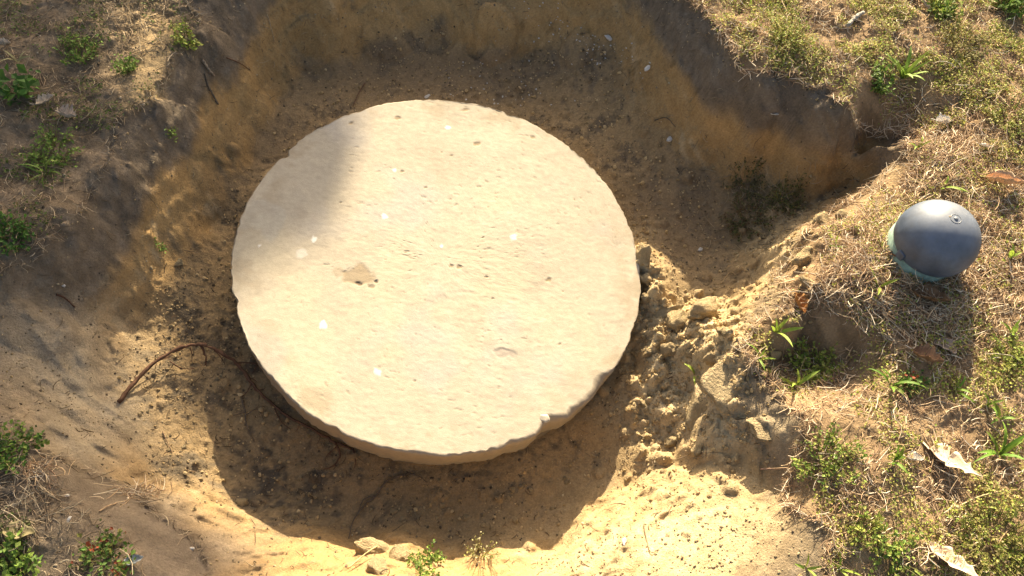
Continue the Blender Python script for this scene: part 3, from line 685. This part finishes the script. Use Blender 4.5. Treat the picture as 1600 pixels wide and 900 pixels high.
dead_leaf(1246,478,.046,.026,-70,'rusty orange brown leaf half buried in the shoulder bank', .2,.5,.8,(.40,.19,.06),.004,.3,.2)
dead_leaf(1400,408,.036,.022,-10,'small brown leaf leaning against the green pipe', .1,.6,.5,(.28,.16,.09),.014)
dead_leaf(1450,470,.07,.05,-15,'large brown leaf lying in the pipe shadow', .5,.4,.4,(.26,.15,.075),.008)
dead_leaf(1475,545,.045,.04,-60,'grey flat leaf at the tip of the pipe shadow', .1,.2,.2,(.3,.24,.19),.006)
dead_leaf(75,165,.045,.022,65,'pale upright leaf on the upper left lawn', .6,.5,.6,(.5,.42,.32),.012,.2,.3)
dead_leaf(110,188,.05,.035,-20,'crumpled grey tan leaf right of the pale upright leaf', .8,.6,.6,(.5,.42,.33),.012)
dead_leaf(118,2,.045,.02,10,'small white leaf at the top left edge of the photo', .4,.5,.6,(.62,.55,.44),.008)
dead_leaf(10,74,.025,.02,30,'small whitish leaf at the far upper left', .4,.5,.6,(.55,.47,.36),.008)
dead_leaf(35,835,.05,.03,0,'olive tan leaf lying by the weeds at the lower left', .1,.3,.3,(.3,.25,.13),.008)
dead_leaf(212,880,.03,.02,40,'bluish grey leaf scrap beside the reddish weed', .3,.5,.5,(.4,.42,.42),.008)
dead_leaf(1208,182,.022,.008,0,'thin white leaf scrap at the right rim', .1,.3,.3,(.75,.7,.6),.006)
dead_leaf(1425,720,.03,.02,0,'small white leaf scrap left of the oak leaf', .3,.5,.5,(.74,.68,.58),.008)
dead_leaf(1545,245,.03,.016,-30,'small brown leaf below the whitish scrap', .3,.5,.5,(.36,.24,.13),.006)

# ------------------------------------------------------------------ grass blades and weeds
def blade_mesh(ln, wd, bend, col, n=8):
    u = np.linspace(0, 1, n); w_ = wd * np.sin(np.pi * (u * .86 + .12)) ** .8 * .5
    a = bend * u; dx = np.cumsum(np.sin(a)) / n * ln; dz = np.cumsum(np.cos(a)) / n * ln
    L = np.stack([dx, -w_, dz + w_ * .35], -1); Mm = np.stack([dx, 0 * u, dz], -1); Rr = np.stack([dx, w_, dz + w_ * .35], -1)
    V = np.stack([L, Mm, Rr], 1).reshape(-1, 3)
    F = np.concatenate([np.stack([k * 3 + np.array([0, 1]), k * 3 + np.array([1, 2]), k * 3 + 3 + np.array([1, 2]), k * 3 + 3 + np.array([0, 1])], -1) for k in range(n - 1)])
    c = np.asarray(col) * (1 + .25 * (np.repeat(u, 3)[:, None] - .5))
    return mesh_np('blade', V, F, c)
GREEN, LIME, OLIVE = (.13,.26,.03), (.24,.36,.05), (.2,.2,.05)
def tuft(px, py, n, ln, label, col=GREEN, wd=.007, spread=1.0, group=None):
    p = on(px, py); o = thing('grass_tuft', label, 'grass', (p[0], p[1], p[2] - .004), group)
    for k in range(n):
        c = np.array(col) * random.uniform(.75, 1.25) + np.array([random.uniform(0, .06), 0, 0])
        b = obj('blade', blade_mesh(ln * random.uniform(.55, 1.1), wd * random.uniform(.7, 1.15), random.uniform(.5, 1.7), c), M_LEAFY, o)
        b.rotation_euler = (random.uniform(-.35, .35) * spread, random.uniform(.0, .5) * spread, k / n * 6.28 + random.uniform(-.6, .6))
tuft(1210,520,5,.07,'broad bladed grass tuft on the right bank above the grey chunk', LIME)
tuft(1243,605,4,.06,'grass tuft with a long low blade above the flat soil block', LIME)
tuft(1390,605,6,.075,'bright green grass tuft right of the leafy clump below the pipe')
tuft(1558,712,9,.075,'broad bladed green grass tuft right of the pale oak leaf')
tuft(1085,588,4,.05,'small yellow green grass tuft on the sand heap by the lid', LIME)
tuft(1578,525,5,.05,'upright grass tuft at the right edge below the pipe', LIME)
tuft(1305,385,4,.04,'short grass tuft on the straw mound left of the pipe', LIME, .004)
tuft(1372,450,3,.06,'single bent grass shoot at the lower left of the pipe', LIME, .005)
tuft(1472,293,4,.055,'grass tuft directly above the pipe cap', LIME, .006)
tuft(1433,232,4,.045,'small grass tuft at the right corner of the hole', LIME, .006)
tuft(1578,405,4,.05,'grass tuft right of the pipe', LIME, .008)
tuft(1560,655,3,.05,'grass shoot above the broad bladed tuft at the right edge', GREEN)
tuft(1490,610,5,.045,'short green tuft below the brown leaf', GREEN, .006)
tuft(1540,635,3,.05,'pair of low blades at the right edge', GREEN, .007)
tuft(1395,720,5,.05,'green tuft left of the pale oak leaf', GREEN, .007)
tuft(1258,888,4,.05,'grass tuft at the bottom edge on pale sand', LIME, .005)
tuft(1310,890,4,.045,'second grass tuft at the bottom edge, right of the first', LIME, .005)
tuft(1215,315,14,.06,'clump of thin grass growing on the turf clod inside the hole', (.16,.2,.04), .0022, .8)
tuft(75,275,10,.07,'long thin green grass on the lower part of the upper left lawn', (.1,.19,.03), .004)
tuft(30,100,4,.06,'pale grass shoot on the upper left lawn', (.3,.32,.15), .005)
tuft(1408,125,12,.09,'broad leafy grass clump near the top right rim', (.2,.32,.05), .008)
tuft(1185,560,4,.045,'grass blades hanging at the top of the grey chunk', LIME, .005)

def scatter_leaves(centers, size, cols, flat=.6):
    """little folded diamond leaves at centers; returns V, F, C"""
    n = len(centers); a = rng.uniform(0, 6.28, n); el = rng.normal(0, flat, n); s = size * rng.uniform(.6, 1.3, n)
    d = np.stack([np.cos(a) * np.cos(el), np.sin(a) * np.cos(el), np.sin(el)], -1)
    side = np.stack([-np.sin(a), np.cos(a), rng.normal(0, .4, n)], -1); nrm = np.cross(d, side)
    c = centers; w_ = .34
    V = np.stack([c, c + d * s[:, None] * .5 + side * s[:, None] * w_ + nrm * s[:, None] * .12, c + d * s[:, None], c + d * s[:, None] * .5 - side * s[:, None] * w_ + nrm * s[:, None] * .12], 1).reshape(-1, 3)
    k = np.arange(n) * 4; F = np.concatenate([np.stack([k, k + 1, k + 2], -1), np.stack([k, k + 2, k + 3], -1)])
    cc = np.asarray(cols)[rng.integers(0, len(cols), n)] * rng.uniform(.65, 1.35, (n, 1)); return V, F, np.repeat(cc, 4, 0)
def weed(px, py, rad, hgt, ns, nl, size, cols, label, stemcol=(.2,.17,.06), cat='weed', name='weed_plant'):
    p = on(px, py); o = thing(name, label, cat, p); SV, SF, SC, cen, off = [], [], [], [], []
    base = 0; tv = []; tf = []; tc = []
    for k in range(ns):
        a = random.uniform(0, 6.28); rr_ = rad * math.sqrt(random.random()); h = hgt * random.uniform(.5, 1.1)
        gx_, gy_ = rr_ * math.cos(a), rr_ * math.sin(a)
        gz_ = float(hz(p[0] + gx_, p[1] + gy_)) - p[2]; gz_ = max(min(gz_, .05), -.03)
        c = spline([(gx_ * .45, gy_ * .45, gz_ * .4 - .004), (gx_ * .75, gy_ * .75, gz_ * .7 + h * .6), (gx_ * 1.05, gy_ * 1.05, gz_ + h)], 6)
        V, F, cp_ = tube(c, np.linspace(.0009, .0005, 6), 4)
        tv.append(V); tf.append(np.concatenate([F, F[:0]]) + base); base += len(V)
        m = max(1, nl // ns); t = np.random.default_rng(k).uniform(.25, 1, m)
        idx = t * 5; i0 = np.minimum(idx.astype(int), 4); f = (idx - i0)[:, None]
        cen.append(c[i0] * (1 - f) + c[i0 + 1] * f + rng.normal(0, size * .5, (m, 3)))
    V = np.concatenate(tv); obj('stems', mesh_np('stems', V, np.concatenate(tf), np.broadcast_to(stemcol, V.shape)), M_STRAW, o)
    V, F, Cc = scatter_leaves(np.concatenate(cen), size, cols); obj('foliage', mesh_np('foliage', V, F, Cc, False), M_LEAFY, o)
    return o
YG = [(.30,.34,.06), (.22,.30,.05), (.36,.36,.09)]; MG = [(.17,.26,.04), (.23,.31,.06), (.12,.20,.035)]; DG = [(.07,.16,.025), (.1,.2,.03), (.05,.11,.02)]
RG = [(.28,.07,.03), (.12,.2,.035), (.14,.22,.05), (.1,.2,.03), (.09,.16,.03), (.2,.2,.05)]; OL = [(.28,.24,.07), (.2,.2,.05), (.34,.28,.10)]
weed(1265,575,.055,.022,40,420,.008,YG,'low pale green leafy patch right of the earth chunks')
weed(1290,722,.065,.03,70,620,.0065,YG + YG + MG,'bushy green weed at the edge of the dark hollow')
weed(1350,830,.04,.025,34,230,.0075,YG,'yellow green weed near the bottom, left of the folded leaf')
weed(1395,868,.055,.025,44,360,.0075,YG + MG,'green weed clump beside the folded leaf at the bottom')
weed(752,868,.035,.075,26,150,.0045,[(.45,.42,.14), (.3,.32,.08), (.6,.55,.3)],'tall thin seeding weed on the near edge below the lid')
weed(668,880,.04,.035,30,320,.0065,MG,'low green weed left of the seeding weed on the near edge')
weed(292,62,.03,.03,30,260,.008,YG,'yellow green weed on the rim at the upper left')
weed(128,82,.05,.025,44,330,.008,MG,'green weed clump on the upper left lawn')
weed(200,110,.03,.025,26,200,.008,MG,'small green weed at the upper left rim')
weed(32,145,.035,.03,16,70,.022,DG,'dark weed with round leaves at the left edge', cat='weed')
weed(85,240,.065,.022,54,380,.0075,MG,'spreading green weed in front of the crumpled leaf')
weed(18,372,.04,.025,36,380,.008,DG,'dark green weed at the left edge above the bank')
weed(18,705,.055,.03,60,560,.008,DG + MG,'dense dark green weed at the left edge below the bank')
weed(25,880,.05,.03,40,260,.011,MG,'bright green leafy weed in the lower left corner')
weed(165,875,.05,.022,40,240,.0085,RG,'green and red leaved weed at the lower left edge')
weed(1165,345,.065,.018,60,620,.006,[(.12,.1,.04), (.1,.12,.035), (.17,.1,.045)],'dark withered turf clod fallen inside the hole', name='turf_clod', cat='turf clod')
weed(1165,290,.055,.014,44,420,.0055,[(.1,.09,.04), (.12,.12,.04)],'dark mossy turf patch at the foot of the right wall', name='turf_clod', cat='turf clod')
weed(1225,318,.06,.02,50,480,.006,[(.14,.15,.04), (.1,.1,.035), (.17,.12,.05)],'withered turf clod with grass blades, right of the darker one', name='turf_clod', cat='turf clod')
weed(1465,18,.05,.04,40,330,.012,YG + MG,'bright green weed at the top right edge')
weed(1575,10,.055,.05,40,300,.016,MG,'leafy dark weed in the top right corner')
weed(1555,848,.09,.03,120,1800,.006,OL + YG,'dense mossy olive cushion in the lower right corner')
weed(1420,600,.03,.02,24,160,.008,RG,'reddish low weed left of the brown leaf')
weed(1375,130,.04,.03,30,240,.010,MG,'green weed beside the grass clump at the right rim')
weed(1230,60,.06,.03,60,600,.006,YG + OL,'mossy yellow weed cushion near the top right rim')
weed(1580,190,.08,.03,70,800,.006,YG + OL,'olive mossy weed cushion at the right edge')
weed(1500,75,.07,.03,60,700,.006,OL,'dry olive weed cushion at the top right')
weed(1580,560,.05,.025,40,420,.007,YG,'yellow green weed at the right edge below the grass tuft')
weed(250,385,.012,.012,10,60,.005,MG,'tiny green sprout at the foot of the left wall')
weed(268,210,.014,.014,10,70,.005,MG,'tiny green sprout on the left wall')

# ------------------------------------------------------------------ thatch: dry grass and fine ground cover
def sample(mask, n):
    idx = rng.choice(mask.size, n, p=(mask / mask.sum()).ravel())
    return X.flat[idx] + rng.uniform(-H, H, n), Y.flat[idx] + rng.uniform(-H, H, n)
vis = ((BX > -250) & (BX < 1850) & (BY > -250) & (BY < 1120)).astype(float) + .05
flatm = sstep(1.3, .5, slope)
def straw(name, mask, n, label, lmin=.012, lmax=.06, cols=((.62,.45,.27), (.74,.58,.38), (.47,.32,.18), (.32,.20,.12), (.40,.27,.16), (.82,.70,.52))):
    x, y = sample(mask, n); z = hz(x, y); a = rng.uniform(0, 6.28, n); L = lmin * (lmax / lmin) ** (rng.random(n) ** 1.6)
    S = 4; u = np.linspace(-.5, .5, S)
    cv = rng.normal(0, .6, n); tl = rng.normal(0, .28, n); hgt = rng.exponential(.004, n) + .001
    ang = a[:, None] + cv[:, None] * u[None]
    px_ = x[:, None] + np.cos(ang) * L[:, None] * u; py_ = y[:, None] + np.sin(ang) * L[:, None] * u
    gz_ = hz(px_, py_); pz = np.maximum(z[:, None] + hgt[:, None] + tl[:, None] * L[:, None] * u, gz_ + .0005)
    pz = np.minimum(pz, gz_ + .035)
    c = np.stack([px_, py_, pz], -1); r = (rng.uniform(.0005, .0011, n)[:, None] * np.array([.7, 1, .9, .4]))
    sd = np.stack([-np.sin(ang), np.cos(ang), 0 * ang], -1)
    Vv = np.stack([c + sd * r[..., None], c + np.array([0, 0, 1]) * r[..., None] * 1.2, c - sd * r[..., None]], 2).reshape(-1, 3)
    k = np.arange(n)[:, None] * (S * 3) + np.arange(S - 1)[None] * 3; k = k.ravel()
    F = np.concatenate([np.stack([k + i, k + (i + 1) % 3, k + 3 + (i + 1) % 3, k + 3 + i], -1) for i in range(3)])
    cc = np.asarray(cols)[rng.integers(0, len(cols), n)] * rng.uniform(.7, 1.25, (n, 1))
    o = obj(name, mesh_np(name, Vv, F, np.repeat(cc, S * 3, 0)), M_STRAW); o['kind'] = 'stuff'; tag(o, label, 'dry grass'); return o
patch = sstep(-.3, .35, fbm(X, Y, .07, 3, 400)) + .10
straw('dry_grass', litR * vis * flatm * patch, 13500, 'dry straw thatch covering the sunlit lawn on the right')
straw('dry_grass', litR * vis * flatm * np.clip(blob(1330,420,90,80) + blob(1450,250,90,60) + blob(1440,480,80,60) + blob(1540,400,60,90), 0, 1), 5000, 'denser matted straw around the capped pipe', .015, .075)
straw('dry_grass', lip * litR * vis + 1e-9, 1500, 'straw fringe hanging over the right rim', .015, .06)
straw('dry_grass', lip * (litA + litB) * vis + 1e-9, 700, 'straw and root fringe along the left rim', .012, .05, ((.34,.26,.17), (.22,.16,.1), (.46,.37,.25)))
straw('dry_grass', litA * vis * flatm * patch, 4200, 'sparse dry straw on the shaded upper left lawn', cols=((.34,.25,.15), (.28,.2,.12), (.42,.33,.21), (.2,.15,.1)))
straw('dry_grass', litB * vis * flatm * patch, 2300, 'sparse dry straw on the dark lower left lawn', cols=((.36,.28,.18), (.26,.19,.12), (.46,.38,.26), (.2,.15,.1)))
straw('dry_grass', (blob(205,770,30,8) + blob(235,765,25,7) + blob(65,745,35,18)) + 1e-9, 130, 'pale straw wisps on the lower left bank edge', .02, .05)
straw('dry_grass', (blob(1180,340,60,40) + .6 * blob(1200,300,60,30)) + 1e-9, 260, 'straw bits on the turf clod inside the hole', .012, .05, ((.36,.28,.17), (.25,.19,.11)))
straw('root_litter', floorm * np.clip(blob(300,640,70,120) + blob(330,520,50,60) + .4 * blob(450,760,120,50) + .25, 0, 1) * vis * ((BX < 900) | (BY < 740)), 1500, 'fine dark root bits on the hole floor', .005, .022, ((.12,.085,.05), (.09,.06,.035), (.2,.13,.07), (.3,.22,.12)))
straw('root_litter', wall * (1 - lawn) * outlid * vis + 1e-9, 700, 'rootlets and fibres sticking out of the cut walls', .006, .03, ((.12,.085,.05), (.2,.14,.08), (.34,.26,.16)))
def cover(mask, n, size, cols, label, hmax=.010):
    x, y = sample(mask, n); z = hz(x, y) + rng.uniform(.0005, hmax, n)
    V, F, Cc = scatter_leaves(np.stack([x, y, z], -1), size, cols, .5)
    o = obj('ground_cover', mesh_np('ground_cover', V, F, Cc, False), M_LEAFY); o['kind'] = 'stuff'; tag(o, label, 'ground cover')
mossy = np.clip(blob(1230,50,110,60) + blob(1400,40,160,50) + blob(1540,110,90,80) + .8 * blob(1580,230,40,50) + .8 * blob(1540,820,90,90) + .6 * blob(1480,560,60,50) + .5 * blob(1570,600,50,60) + .35, 0, 1) * sstep(-.25, .3, fbm(X, Y, .05, 3, 420))
cover(litR * mossy * vis * flatm, 56000, .0052, [(.44,.43,.09), (.36,.39,.07), (.52,.47,.15), (.28,.36,.06), (.54,.44,.2), (.36,.24,.11)], 'fine yellow olive moss and weeds on the sunlit lawn', .012)
cover(litA * vis * flatm * sstep(-.1, .35, fbm(X, Y, .07, 3, 430)), 9000, .006, [(.12,.17,.03), (.16,.19,.05), (.2,.16,.06), (.09,.13,.03)], 'fine green weeds on the shaded upper left lawn')
cover(litB * vis * flatm * sstep(.1, .45, fbm(X, Y, .07, 3, 440)), 1800, .006, [(.1,.14,.03), (.16,.14,.06), (.09,.11,.03)], 'fine weeds on the dark lower left lawn')
cover(lawn * vis * flatm, 16000, .0045, [(.30,.22,.13), (.40,.31,.2), (.2,.14,.085), (.15,.11,.07)], 'brown leaf crumbs littering the lawn', .004)

# ------------------------------------------------------------------ tree upsun whose crown shades the left side
tb = np.array([-2.2 + 12.2 * math.sin(SUN_AZ), 12.2 * math.cos(SUN_AZ) - .5, G])
tree = thing('shade_tree', 'leafy tree beyond the top of the photo, shading the left bank', 'tree', tb)
def shade_pts(poly, z, n, t0, t1):
    w_ = np.array([P(a, b, z) for a, b in poly]); w_[:, :2] -= SUN[:2] / SUN[2] * z; w_[:, 2] = 0
    lo, hi = w_.min(0), w_.max(0); out = []
    while len(out) < n:
        p = np.array([rng.uniform(lo[0], hi[0]), rng.uniform(lo[1], hi[1]), 0])
        if inpoly(p[0], p[1], w_): out.append(p + SUN * rng.uniform(t0, t1))
    return np.array(out)
crown = np.concatenate([
    shade_pts([(340,340),(385,285),(445,225),(500,205),(528,222),(512,285),(470,345),(425,400),(350,430)], 0, 420, 8, 9),
    shade_pts([(-420,410),(0,410),(130,430),(190,490),(230,600),(250,690),(295,770),(330,840),(300,1100),(-420,1100)], .04, 5800, 11, 15.5),
    shade_pts([(-420,-300),(120,-300),(150,0),(140,120),(190,190),(190,260),(130,330),(0,440),(-420,440)], G, 1700, 11, 15.5),
    shade_pts([(290,200),(400,150),(420,290),(365,345),(330,375),(270,425),(235,400),(250,300)], -.05, 280, 7, 8),  # unseen leaves added to shade the left wall below the rim
    shade_pts([(260,790),(330,840),(400,905),(200,905)],   .02, 160, 12, 15),
])
big = np.stack([rng.normal(tb[0] - .9, 1.1, 2500), rng.normal(tb[1] + 1.2, 1.0, 2500), rng.normal(7.6, .8, 2500)], -1)
ss = big - SUN * (big[:, 2:3] / SUN[2]); big = big[(ss[:, 0] < -1.3)]
V, F, Cc = scatter_leaves(np.concatenate([crown, big]) - tb, .085, DG + MG, .5)
obj('crown', mesh_np('crown', V, F, Cc, False), M_LEAFY, tree)
obj('trunk', stem_mesh('trunk', [(0, 0, -.2), (-.1, .05, 1.5), (.05, .1, 3.5), (-.3, .4, 6), (-.7, .9, 8.2)], .19, .05, GREYW, 30, .02, 14), M_ROOT, tree)
for c in ([(0,.05,2.8), (-.8,-.3,4.2), (-1.6,-.9,5.4)], [(-.05,.2,3.9), (-.9,.5,5.2), (-2,.6,6.4)], [(-.2,.3,5), (-.8,-.1,5.8), (-1.0,-.6,6.2)]):
    obj('limb', stem_mesh('limb', c, .08, .02, GREYW, 16, .03, 8), M_ROOT, tree)
